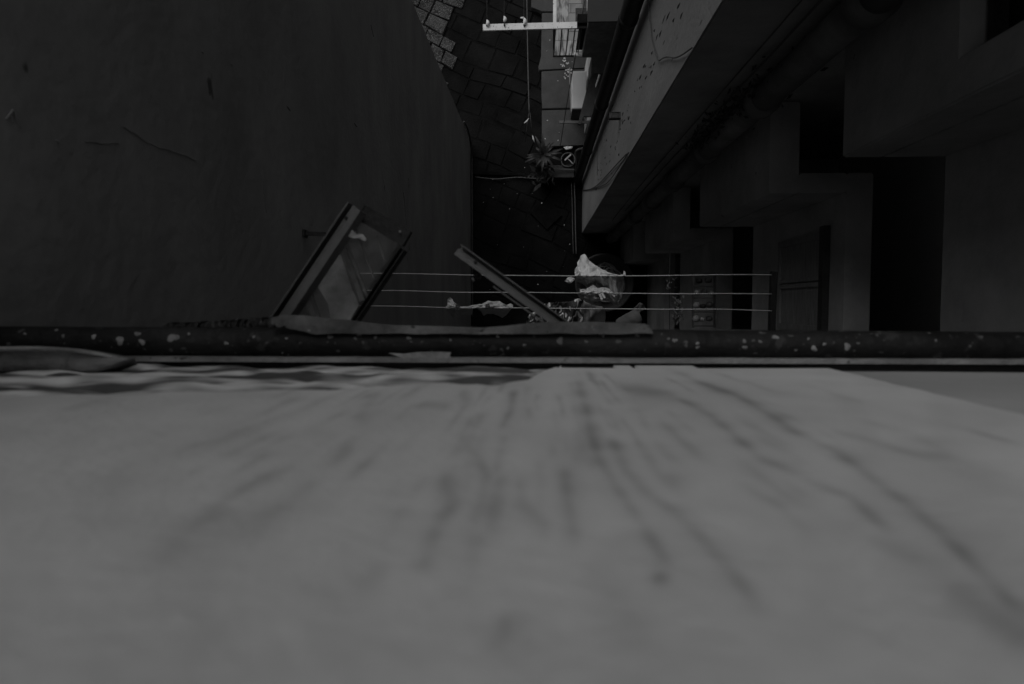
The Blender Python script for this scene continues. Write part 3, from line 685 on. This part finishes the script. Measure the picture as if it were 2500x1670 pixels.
# ---- things below the balcony
ac = thing('air_conditioner', 'white box of an outdoor unit under the balcony, dark at the front end', 'air conditioner')
a = P(1396, 265, 11.0); b = P(1432, 173, 11.0)
bm = B((a.x, a.y, z(11.45)), (b.x, b.y, z(11.0)), .012); link('casing', bm, M['wall_white'], ac)
link('grille', B((a.x + .01, a.y - .014, z(11.44)), (b.x - .01, a.y - .001, z(11.02)), .002), M['dark'], ac)
for yy in (a.y + .08, b.y - .08): link('foot', B((a.x + .02, yy - .02, .141), (b.x - .02, yy + .02, z(11.452))), M['dark'], ac)
a = P(1432, 330, 11.3); b = P(1443, 137, 11.3)
link('white_board', B((a.x, P(1432, 305, 11.3).y, .145), (b.x, b.y, z(11.2)), .004), M['wall_white'], label='narrow upright white board between the outdoor unit and the wall', cat='board')
a = P(1443, 178, 10.6); b = P(1490, 138, 10.6)
link('meter_box', B((a.x, a.y, z(11.2)), (1.145, b.y, z(10.6)), .01), M['dark'], label='dark grey box on the wall just under the balcony', cat='box')
aw = thing('folded_awning', 'black folded awning leaning beside the white outdoor unit', 'awning')
bm = flatprism(bmesh.new(), [(1446, 178), (1476, 177), (1470, 235), (1455, 278), (1440, 284), (1424, 283), (1419, 304), (1411, 303), (1422, 258), (1432, 220), (1438, 200)], 10.45, .05)
bmesh.ops.bevel(bm, geom=list(bm.edges), offset=.006, segments=1, affect='EDGES')
link('fabric', bm, M['black'], aw)
link('lining', tube(bmesh.new(), curve([P(1464, 182, 10.40), P(1461, 192, 10.40), P(1457, 203, 10.4), P(1454, 213, 10.4)], 4), [.012, .02, .015, .018, .012, .01, .015, .01, .012, .012, .008, .006, .004], 7), M['cloth'], aw, smooth=True, label='crumpled white lining showing at the fold')
link('frame_bar', (lambda bm: bar(bm, P(1366, 298, 11.2), P(1444, 298, 11.2), .035, .03, bev=.003))(bmesh.new()), M['steeld'], aw)
link('guide_rod', tube(bmesh.new(), [P(1391, 165, 10.9), P(1393, 288, 11.1)], .008, 8), M['steel'], smooth=True, label='thin upright steel rod beside the white outdoor unit', cat='rod')

# hanging double rope left of the pavement
rp = link('hanging_rope', (lambda bm: (tube(bm, curve([P(1286, -30, 10.6), P(1288, 100, 10.6), P(1290, 200, 10.6), P(1292, 275, 10.6)], 5), .009, 7), tube(bm, [P(1292, 275, 10.6), P(1287, 305, 10.7), P(1283, 345, 10.9)], .005, 6), tube(bm, [P(1294, 275, 10.6), P(1297, 305, 10.7), P(1300, 343, 10.9)], .005, 6), bm)[-1])(bmesh.new()), M['cable'], smooth=True, label='long pale rope over the alley that forks in two at its lower end', cat='rope')
for (x, y, s, lab) in ((1286, 296, 1, 'on the left tail'), (1300, 339, 1, 'at the tip of the right tail')):
    c = P(x, y, 10.6); bm = bmesh.new(); tube(bm, [c + Vector((.03, .04, 0)), c, c + Vector((-.04, -.03, 0))] if y < 300 else [c + Vector((0, .05, 0)), c + Vector((.012, 0, .01)), c + Vector((.03, -.05, 0))], [.005, .012, .006], 7)
    link('rope_clip', bm, M['litter'], smooth=True, label='tiny pale clip %s of the forked rope' % lab, cat='clip', group='clips on the forked rope')

# yucca-like plant in a pot
pl = thing('potted_plant', 'spiky plant with long narrow leaves in a dark pot at the pavement end', 'plant')
c = P(1327, 378, 11.3); rs = random.Random(2); bm = bmesh.new()
for k in range(24):
    a = 2 * math.pi * k / 24 + rs.uniform(-.3, .3); L_ = rs.uniform(.12, .34); d_ = Vector((math.cos(a), math.sin(a), 0)); s_ = Vector((-d_.y, d_.x, 0)); prev = None
    up = rs.uniform(.04, .16)
    for t in (0, .25, .5, .75, 1):
        m_ = c + d_ * L_ * t + Vector((0, 0, up * math.sin(t * 2.4))); wd = .021 * math.sin(math.pi * (t * .85 + .1)) + .002
        cur = [bm.verts.new(m_ - s_ * wd + Vector((0, 0, .006))), bm.verts.new(m_), bm.verts.new(m_ + s_ * wd + Vector((0, 0, .006)))]
        if prev: bm.faces.new((prev[0], prev[1], cur[1], cur[0])); bm.faces.new((prev[1], prev[2], cur[2], cur[1]))
        prev = cur
link('foliage', bm, M['leaf'], pl, smooth=True)
link('stem', tube(bmesh.new(), [(c.x, c.y, .25), c], .02, 8), M['dark'], pl, smooth=True)
bm = bmesh.new(); tube(bm, [(c.x, c.y, .0), (c.x, c.y, .3)], [.09, .13], 20); link('pot', bm, M['black'], pl, smooth=True)
pl2 = thing('potted_shrub', 'dim broad-leaved plant on the alley floor just below the spiky plant', 'plant')
c = P(1325, 425, 11.5); bm = bmesh.new(); leaves(bm, c, (.12, .1, .06), 70, .07, rs); link('foliage', bm, M['leafd'], pl2)
bm = bmesh.new(); tube(bm, [(c.x, c.y, .0), (c.x, c.y, .35)], [.08, .12], 18); link('pot', bm, M['black'], pl2, smooth=True)
# bucket with T-handled tool
bk = thing('round_tub', 'dark round tub beside the potted plants at the foot of the wall', 'tub')
c = P(1387, 389, 11.6)
def tubmesh(c, r, h, th=.01, seg=28, taper=.85):
    bm = bmesh.new(); prof = [(r * taper, 0), (r, h), (r - th, h), (r * taper - th, .02)]; rings = []
    for q, zz in prof: rings.append([bm.verts.new((c[0] + q * math.cos(2 * math.pi * k / seg), c[1] + q * math.sin(2 * math.pi * k / seg), zz + c[2])) for k in range(seg)])
    for a, b in zip(rings, rings[1:]):
        for k in range(seg): bm.faces.new((a[k], a[(k + 1) % seg], b[(k + 1) % seg], b[k]))
    bm.faces.new(rings[0][::-1]); bm.faces.new(rings[-1]); return bm
link('tub_body', tubmesh((c.x, c.y, .0), .12, .38), M['steeld'], bk, smooth=False)
tt = thing('hand_tool', 'pale T-handled tool standing in the dark round tub', 'tool')
bm = bmesh.new(); bar(bm, P(1379, 391, 11.5), P(1394, 377, 11.45), .022, .02); link('handle', bm, M['litter'], tt)
bm = bmesh.new(); bar(bm, P(1385, 386, 11.5), P(1398, 399, 11.55), .016, .016); link('shaft', bm, M['litter'], tt)
bm = bmesh.new(); rs = random.Random(8)
for k in range(3): tube(bm, curve([P(1378 + rs.uniform(0, 20), 358 + rs.uniform(0, 6), 11.6) for _ in range(4)], 3), [.01 + .012 * rs.random() for _ in range(10)], 6)
link('crumpled_bag', bm, M['cloth'], smooth=True, label='tiny crumpled white bag at the end of the pavement above the tub', cat='bag')
link('water_pipe', tube(bmesh.new(), curve([P(1424, 362, 11.6), P(1410, 366, 11.6), P(1405, 376, 11.7), (P(1406, 395, 11.8)), P(1406, 418, 11.85), P(1424, 424, 11.85)], 5), .018, 8), M['cable'], smooth=True, label='bent grey water pipe at the foot of the wall beside the tub', cat='pipe')
link('planter_box', B(P(1330, 434, 11.7), P(1400, 412, 12.0) + Vector((0, 0, 0)), .01), M['black'], label='low black trough on the ground in front of the potted plants', cat='planter')
link('planter_rail', (lambda bm: bar(bm, P(1345, 412, 11.62), P(1402, 414, 11.62), .022, .02))(bmesh.new()), M['cable'], label='grey bar lying along the edge of the black trough', cat='bar')

# ground gutter, hose, litter
link('drain_kerb', (lambda bm: (bar(bm, P(1152, 422, 11.98), P(1402, 430, 11.98), .035, .07, bev=.01), bm)[-1])(bmesh.new()), M['joint'], kind='structure')
link('garden_hose', tube(bmesh.new(), curve([P(1160, 432, 11.95), P(1210, 437, 11.95), P(1262, 433, 11.95), P(1320, 436, 11.95), P(1400, 433, 11.95)], 6), .009, 7), M['cable'], smooth=True, label='thin hose lying across the alley floor', cat='hose')
for k, (xx, lab) in enumerate(((1397, 'left'), (1404, 'right'))):
    link('ground_pipe', tube(bmesh.new(), curve([P(xx - 2, 445, 11.9), P(xx, 500, 11.9), P(xx + 1, 560, 11.9), P(xx + 3, 620, 11.9)], 5), .007 + .004 * k, 7), M['cable'], smooth=True, label='thin pipe along the foot of the pale wall, the %s one of two' % lab, cat='pipe', group='pipes along the wall foot')
bm = bmesh.new(); rs = random.Random(31)
for k in range(75):
    if k < 38: c = P(1386 + rs.gauss(0, 7), 168 + rs.gauss(0, 17), 12 - ph - .003)
    elif k < 50: c = P(rs.uniform(1330, 1420), rs.uniform(40, 350), 12 - ph - .003)
    else: c = P(rs.uniform(1170, 1395), rs.uniform(380, 780), 11.98)
    s = rs.uniform(.006, .022) if k < 50 else rs.uniform(.004, .014); a = rs.uniform(0, 6.28)
    q = [c + Vector((math.cos(a + t) * s * rs.uniform(.5, 1.2), math.sin(a + t) * s * rs.uniform(.5, 1.2), rs.uniform(.002, .01))) for t in (0, 1.5, 3, 4.5)]
    bm.faces.new([bm.verts.new(v) for v in q])
link('litter', bm, M['litter'], kind='stuff', label='scattered pale petals and paper scraps on the pavement and alley floor', cat='litter')
st = link('stick', tube(bmesh.new(), [P(1322, 495, 11.95), P(1334, 512, 11.95)], .012, 6), M['litter'], smooth=True, label='short pale stick lying on the dark alley floor', cat='stick')
link('sheet_board', flatprism(bmesh.new(), [(1296, 520), (1340, 482), (1372, 525), (1335, 560)], 11.93, .03), M['joint'], label='dark square board lying on the alley floor beside the short stick', cat='board')

# ================================================================== NEAR BRACKETS
def section(bm, a, b, prof):
    """steel section from pixel a to pixel b; prof = (offset to the right of travel in px, height above BD)"""
    A, Bq = P(*a, BD), P(*b, BD); d = (Bq - A).normalized(); sd_ = d.cross(Vector((0, 0, 1))).normalized(); k = BD / F
    R1 = [bm.verts.new(A + sd_ * (x * k) + Vector((0, 0, h))) for x, h in prof]
    R2 = [bm.verts.new(Bq + sd_ * (x * k) + Vector((0, 0, h))) for x, h in prof]
    n = len(prof)
    for q in range(n): bm.faces.new((R1[q], R1[(q + 1) % n], R2[(q + 1) % n], R2[q]))
    bm.faces.new(R1[::-1]); bm.faces.new(R2)
    return bm
# thin flange, deep groove, wide web, turned-down lip
def cprof(sg, groove=9, web=25, lip=9):
    a, b, c = 3, 3 + groove, 3 + groove + web
    p = [(0, .006), (a, .006), (a, -.032), (b, -.032), (b, -.004), (b + web * .4, .0), (c, .001)]
    if lip: p += [(c + lip, -.02), (c + lip, -.024), (c, -.006), (b, -.038), (0, -.038)]
    else: p += [(c, -.004), (b + 2, -.008), (b + 1, -.038), (0, -.038)]
    return [(sg * x, h) for x, h in p]
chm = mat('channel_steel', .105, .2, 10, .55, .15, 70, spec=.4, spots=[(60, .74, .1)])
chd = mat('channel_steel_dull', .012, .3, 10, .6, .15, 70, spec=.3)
wf = thing('window_frame', 'open metal window frame with dusty glass sticking out on the left above the black pipe', 'window frame')
BD = 1.50
bm = bmesh.new(); section(bm, (850, 494), (652, 790), cprof(-1))
link('side_channel', bm, chm, wf)
c = P(845, 532, BD - .001)
link('screw_hole', tube(bmesh.new(), [c, c + Vector((0, 0, .0022))], .0038, 14), M['rubber'], wf, smooth=True)
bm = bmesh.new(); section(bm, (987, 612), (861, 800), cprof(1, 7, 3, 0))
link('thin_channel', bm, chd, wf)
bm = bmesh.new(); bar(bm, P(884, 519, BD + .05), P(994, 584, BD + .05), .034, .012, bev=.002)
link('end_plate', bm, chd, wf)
bm = bmesh.new(); c = P(977, 566, BD + .038); tube(bm, [c, c + Vector((0, 0, .004))], .0028, 10); link('rivet', bm, M['steel'], wf, smooth=True)
bm = flatprism(bmesh.new(), [(862, 530), (972, 596), (838, 792), (690, 792)], BD + .03, .005); gl = link('glass', bm, M['glass'], wf)
# added bars and sheet under the glass, standing in for its reflections
bm = bmesh.new()
for (a, b, w_) in (((826, 570), (886, 735), .016), ((845, 590), (900, 730), .006), ((715, 700), (765, 800), .018), ((862, 545), (914, 680), .004), ((920, 575), (940, 635), .004), ((750, 690), (785, 795), .010)):
    bar(bm, P(*a, BD + .10), P(*b, BD + .10), w_ * .75, .01)
link('reflected_bar', bm, chm, wf)
bm = flatprism(bmesh.new(), [(812, 618), (832, 622), (858, 700), (876, 745), (845, 800), (812, 800), (800, 740), (770, 690), (775, 660)], BD + .14, .006); link('reflection_sheet', bm, mat('reflection_grey', .28, .75, 8, .8, .2), wf)  # pale patch of reflection put in as a sheet
bm = cloth(bmesh.new(), [(852, 560), (857, 556), (868, 570), (885, 572), (896, 584)], [(846, 575), (856, 580), (870, 582), (882, 584), (892, 590)], lambda u_, v: BD + .012, 20, 6, .003, 4, .002, 3)
link('rag_strip', bm, mat('grey_rag', .34, .2, 9, .9, .2), smooth=True, label='small grey rag caught on the open window frame', cat='rag')
# right bracket
br = thing('steel_bracket', 'single steel channel bracket slanting down right over the washing lines to the black pipe', 'bracket')
bm = bmesh.new(); section(bm, (1126, 596), (1410, 801), cprof(1, 9, 18, 0))
link('channel', bm, chm, br)
c = P(1161, 640, BD - .001)
link('screw_hole', tube(bmesh.new(), [c, c + Vector((0, 0, .0022))], .0038, 14), M['rubber'], br, smooth=True)
bm = bmesh.new(); bar(bm, P(1204, 699, BD + .004), P(1354, 807, BD + .004), .0032, .006); link('lower_lip', bm, chm, br)
bm = bmesh.new(); tube(bm, [P(1163, 668, BD + .03), P(1168, 674, BD + .06)], .008, 10); link('clamp', bm, M['black'], br, smooth=True)
bm = bmesh.new(); tube(bm, [P(1154, 680, BD + .04), P(1156, 685, BD + .05)], .003, 8); link('bolt', bm, M['steel'], br, smooth=True)

# ================================================================== WASHING LINES
WD = 4.5
arm = thing('line_post', 'black flat arm sticking out of the wall, holding the washing lines at their right ends', 'post')
bm = bmesh.new(); bar(bm, P(1889, 664, WD), P(1880, 905, WD), .036, .03, bev=.003); link('arm', bm, M['black'], arm)
for i, (yl, yr, yv) in enumerate(((667, 671, 674), (709, 717, 716), (747, 758, 754))):
    a = Vector((WL, P(870, yl, WD).y, z(WD))); b = P(1884, yr, WD - .02)
    pts = curve([a, P(1150, yl + (yv - yl) * .6, WD + .03), P(1470, yv, WD + .05), P(1750, (yr if i < 2 else yr - 3), WD + .02), b], 8)
    link('washing_line', tube(bmesh.new(), [p_ + Vector((0, .004 * noise.noise(p_ * 3), .006 * noise.noise(p_ * 2.3))) for p_ in pts], .0030, 6), M['wire'], smooth=True, cat='washing line', group='lines stretched between left wall and black arm',
         label='thin pale washing line, ' + ['farthest from the black pipe, with the big white cloth', 'middle of the three, behind the pale peg', 'nearest the black pipe, with the low white cloth'][i])
# big white cloth over line 1
g1 = thing('white_cloth', 'big white cloth draped over the farthest washing line above the round basin', 'laundry')
bm = cloth(bmesh.new(), [(1404, 662), (1403, 657), (1410, 648), (1409, 641), (1415, 633), (1418, 624), (1426, 620), (1431, 624), (1440, 637), (1452, 646), (1466, 655), (1480, 662), (1495, 668), (1511, 671), (1520, 670), (1523, 661), (1527, 664), (1524, 673)],
           674, lambda u_, v: WD + .16 * (1 - v) ** 1.2 + .0, 110, 18, .045, 7, .004, 1)
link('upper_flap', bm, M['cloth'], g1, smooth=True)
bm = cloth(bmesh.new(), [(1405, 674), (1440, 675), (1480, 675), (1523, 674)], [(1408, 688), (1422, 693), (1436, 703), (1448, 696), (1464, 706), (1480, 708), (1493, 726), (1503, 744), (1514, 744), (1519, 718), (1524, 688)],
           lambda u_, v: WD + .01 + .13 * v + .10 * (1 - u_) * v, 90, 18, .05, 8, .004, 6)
link('hanging_side', bm, M['shade_jar_grey'], g1, smooth=True)  # same white cloth, its shaded side painted greyer
bm = cloth(bmesh.new(), [(1378, 686), (1386, 677), (1394, 676), (1404, 679)], [(1380, 687), (1388, 692), (1394, 691), (1404, 682)], lambda u_, v: WD + .03, 24, 8, .02, 4, .01, 9)
link('corner', bm, M['cloth'], g1, smooth=True)
g2 = thing('small_white_cloth', 'smaller pale cloth pinned with a pale peg on the middle washing line', 'laundry')
bm = cloth(bmesh.new(), [(1416, 706), (1430, 706), (1440, 700), (1448, 695), (1458, 702), (1464, 703), (1474, 701), (1486, 703), (1497, 714)],
           716, lambda u_, v: WD + .01 + .06 * (1 - v), 60, 10, .03, 5, .004, 13)
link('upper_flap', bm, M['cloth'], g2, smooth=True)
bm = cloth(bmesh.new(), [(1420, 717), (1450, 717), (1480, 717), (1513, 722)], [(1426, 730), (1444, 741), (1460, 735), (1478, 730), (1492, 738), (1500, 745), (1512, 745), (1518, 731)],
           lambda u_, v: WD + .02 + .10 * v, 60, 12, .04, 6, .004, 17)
link('hanging_side', bm, M['shade_jar_grey'], g2, smooth=True)  # shade below the line painted as a greyer cotton
pgm = mat('peg_plastic', .6, .2, 40, .6, .2)
def peg(x0, y0, x1, y1, D, lab, m):
    t = thing('clothes_peg', lab, 'peg', 'clothes pegs on the washing lines')
    a, b = P(x0, y0, D), P(x1, y1, D); d = (b - a).normalized(); s = d.cross(Vector((0, 0, 1))).normalized()
    bm = bmesh.new(); bar(bm, a + s * .006, b + s * .010, .009, .012, bev=.002); link('jaw', bm, m, t)
    bm = bmesh.new(); bar(bm, a - s * .006, b - s * .010, .009, .012, bev=.002); link('jaw', bm, m, t)
    bm = bmesh.new(); c = a.lerp(b, .4); tube(bm, [c - s * .014, c + s * .014], .007, 8); link('spring', bm, M['steeld'], t, smooth=True)
peg(1461, 706, 1473, 729, WD - .05, 'pale peg on the middle line holding the small white cloth', pgm)
peg(1117, 744, 1118, 757, WD - .02, 'dark peg on the nearest line, left of the low white cloth hump', M['dark'])
peg(1190, 743, 1191, 751, WD - .02, 'dark peg in the middle of the low white cloth', M['dark'])
g3 = thing('low_white_cloth', 'long crumpled white cloth pegged along the washing line nearest the black pipe', 'laundry')
bm = cloth(bmesh.new(), [(1087, 750), (1094, 744), (1100, 738), (1099, 734), (1092, 731), (1099, 726), (1106, 731), (1108, 737), (1115, 743), (1123, 749), (1143, 747), (1153, 744), (1176, 742), (1184, 738), (1191, 734), (1205, 736), (1219, 735), (1228, 740), (1236, 745), (1247, 741), (1253, 745), (1251, 751)],
           752.5, lambda u_, v: WD + .02 + .03 * (1 - v), 120, 10, .03, 12, .004, 23)
link('upper_flap', bm, mat('cotton_dim', .6, .12, 9, .95, .3, 160, spec=.1), g3, smooth=True)
bm = cloth(bmesh.new(), [(1088, 753), (1110, 753), (1130, 753), (1154, 754)], [(1092, 760), (1099, 765), (1106, 776), (1122, 771), (1136, 770), (1153, 768)], lambda u_, v: WD + .05 + .2 * v, 50, 8, .03, 5, .004, 31)
link('hanging_side', bm, M['shade_jar_grey'], g3, smooth=True)  # hanging part of the white cloth, shade put into its colour
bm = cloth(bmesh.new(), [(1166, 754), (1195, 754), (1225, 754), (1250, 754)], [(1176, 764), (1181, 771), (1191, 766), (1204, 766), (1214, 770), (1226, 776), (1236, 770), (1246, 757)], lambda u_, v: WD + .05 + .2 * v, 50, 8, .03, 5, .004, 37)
link('hanging_side', bm, M['shade_jar_grey'], g3, smooth=True)  # painted shade here too, as on the other hanging part

# patterned garment lower down
g4 = thing('patterned_cloth', 'crumpled cloth with a bold black and white pattern low beside the steel bracket', 'laundry')
bm = cloth(bmesh.new(), [(1286, 776), (1292, 768), (1310, 755), (1330, 741), (1352, 738), (1375, 737), (1395, 736), (1411, 729), (1424, 731)], [(1283, 802), (1320, 806), (1345, 803), (1375, 802), (1400, 800), (1425, 800)], lambda u_, v: 5.6 + .1 * v + .12 * abs(u_ - .5), 90, 20, .09, 7, .004, 41)
link('patterned_panel', bm, M['lace'], g4, smooth=True)
bm = cloth(bmesh.new(), [(1412, 731), (1420, 729), (1432, 738), (1450, 745), (1470, 748), (1478, 760)], [(1410, 810), (1430, 812), (1450, 812), (1478, 812)], lambda u_, v: 5.55 + .35 * abs(u_ - .45) + .1 * v, 50, 14, .04, 4, .004, 43)
link('plain_sleeve', bm, mat('grey_jersey', .2, .1, 9, .95, .2), g4, smooth=True)
# dim rolled cloths
rl = link('rolled_cloth', tube(bmesh.new(), curve([P(1510, 792, 6.6), P(1530, 784, 6.55), P(1550, 776, 6.5), P(1562, 770, 6.5)], 5), [.05, .055, .06, .06, .065, .065, .07, .07, .07, .075, .075, .075, .07, .065, .055, .03], 14), mat('dark_jersey', .13, .2, 12, .95, .3), smooth=True, label='dark rolled cloth lying right of the patterned cloth, behind the flashing end', cat='cloth')
bm = cloth(bmesh.new(), [(1538, 765), (1552, 748), (1562, 738), (1572, 744)], [(1545, 772), (1558, 764), (1568, 760), (1576, 752)], lambda u_, v: 6.9, 24, 8, .05, 5, .02, 51)
link('bunched_cloth', bm, bpy.data.materials['dark_jersey'], smooth=True, label='dim bunched cloth just above the dark rolled cloth', cat='cloth')

# round basin with coiled hose on the alley floor
c = P(1476, 690, 11.45)
bs = thing('round_basin', 'large dark round basin on the ground under the big white cloth', 'basin')
link('basin', tubmesh((c.x, c.y, .0), .49, .52, .03, 48, .8), mat('basin_rubber', .04, .3, 9, .6, .2), bs, smooth=True)
bm = bmesh.new(); rs = random.Random(17)
pts = []
for k in range(150):
    a = k * .33; r = .27 + .07 * math.sin(k * .21) ; pts.append((c.x + .06 + .04 * math.sin(k * .05) + r * math.cos(a) * (.75 + .25 * math.sin(k * .11)), c.y + .02 + r * math.sin(a), .12 + .0016 * k + .01 * math.sin(k)))
tube(bm, pts, .011, 7)
link('coiled_hose', bm, mat('hose_grey', .2, .2, 12, .5, .1), smooth=True, label='grey hose coiled inside the large round basin', cat='hose')

# vine on a cord and shelf, in the dim shaft on the right
vn = thing('hanging_vine', 'dim cluster of small leaves hanging on a cord right of the round basin', 'plant')
rs = random.Random(77); bm = bmesh.new()
for (x, y, n_) in ((1655, 730, 40), (1652, 742, 50), (1650, 760, 50), (1648, 775, 60), (1657, 750, 40), (1656, 783, 40), (1636, 684, 30), (1634, 702, 18)):
    leaves(bm, P(x, y, 7.0), (.025, .03, .04), n_ // 3, .024, rs)
link('foliage', bm, mat('vine_leaf', .22, .3, 20, .6, 0), vn)
link('cord', tube(bmesh.new(), [P(1636, 600, 7.1), P(1634, 700, 7.05), P(1635, 815, 7.05)], .004, 6), M['cable'], vn, smooth=True)
rk = thing('wall_shelf', 'dim rack of small jars and tins in the dark opening left of the shuttered window', 'shelf')
RKD = 7.0
bm = bmesh.new()
for x in (1692, 1745): bar(bm, P(x, 668, RKD), P(x, 800, RKD), .016, .05)
for y in (668, 700, 728, 762, 796): bar(bm, P(1692, y, RKD), P(1745, y, RKD), .014, .05)
link('rack_frame', bm, M['steeld'], rk)
for (x, y, r, m_) in ((1700, 715, .03, 'shade_jar_grey'), (1718, 712, .026, 'steeld'), (1735, 716, .024, 'shade_jar_grey'), (1699, 745, .032, 'shade_jar_grey'), (1715, 748, .024, 'dark'), (1731, 744, .03, 'steeld'), (1698, 778, .034, 'shade_jar_grey'), (1713, 780, .022, 'shade_jar_grey'), (1730, 778, .028, 'steeld'), (1706, 686, .026, 'dark'), (1728, 684, .03, 'steeld')):
    c = P(x, y, RKD); bm = bmesh.new(); tube(bm, [c + Vector((0, .0, -.02)), c + Vector((0, 0, .05)), c + Vector((0, 0, .056)), c + Vector((0, 0, .07))], [r, r, r * .7, r * .7], 14)
    o = link('jar', bm, M[m_], smooth=True, label='x', cat='jar', group='jars on the dim rack')
    o['label'] = 'small %s jar on the dim rack, %s of its row, %s' % ({'shade_jar_grey': 'grey', 'steeld': 'dull metal', 'dark': 'dark'}[m_], 'left' if x < 1708 else ('middle' if x < 1722 else 'right'), {68: 'top shelf', 71: 'second shelf', 74: 'third shelf', 77: 'lowest shelf', 78: 'lowest shelf'}[y // 10] if y // 10 != 74 else 'third shelf')
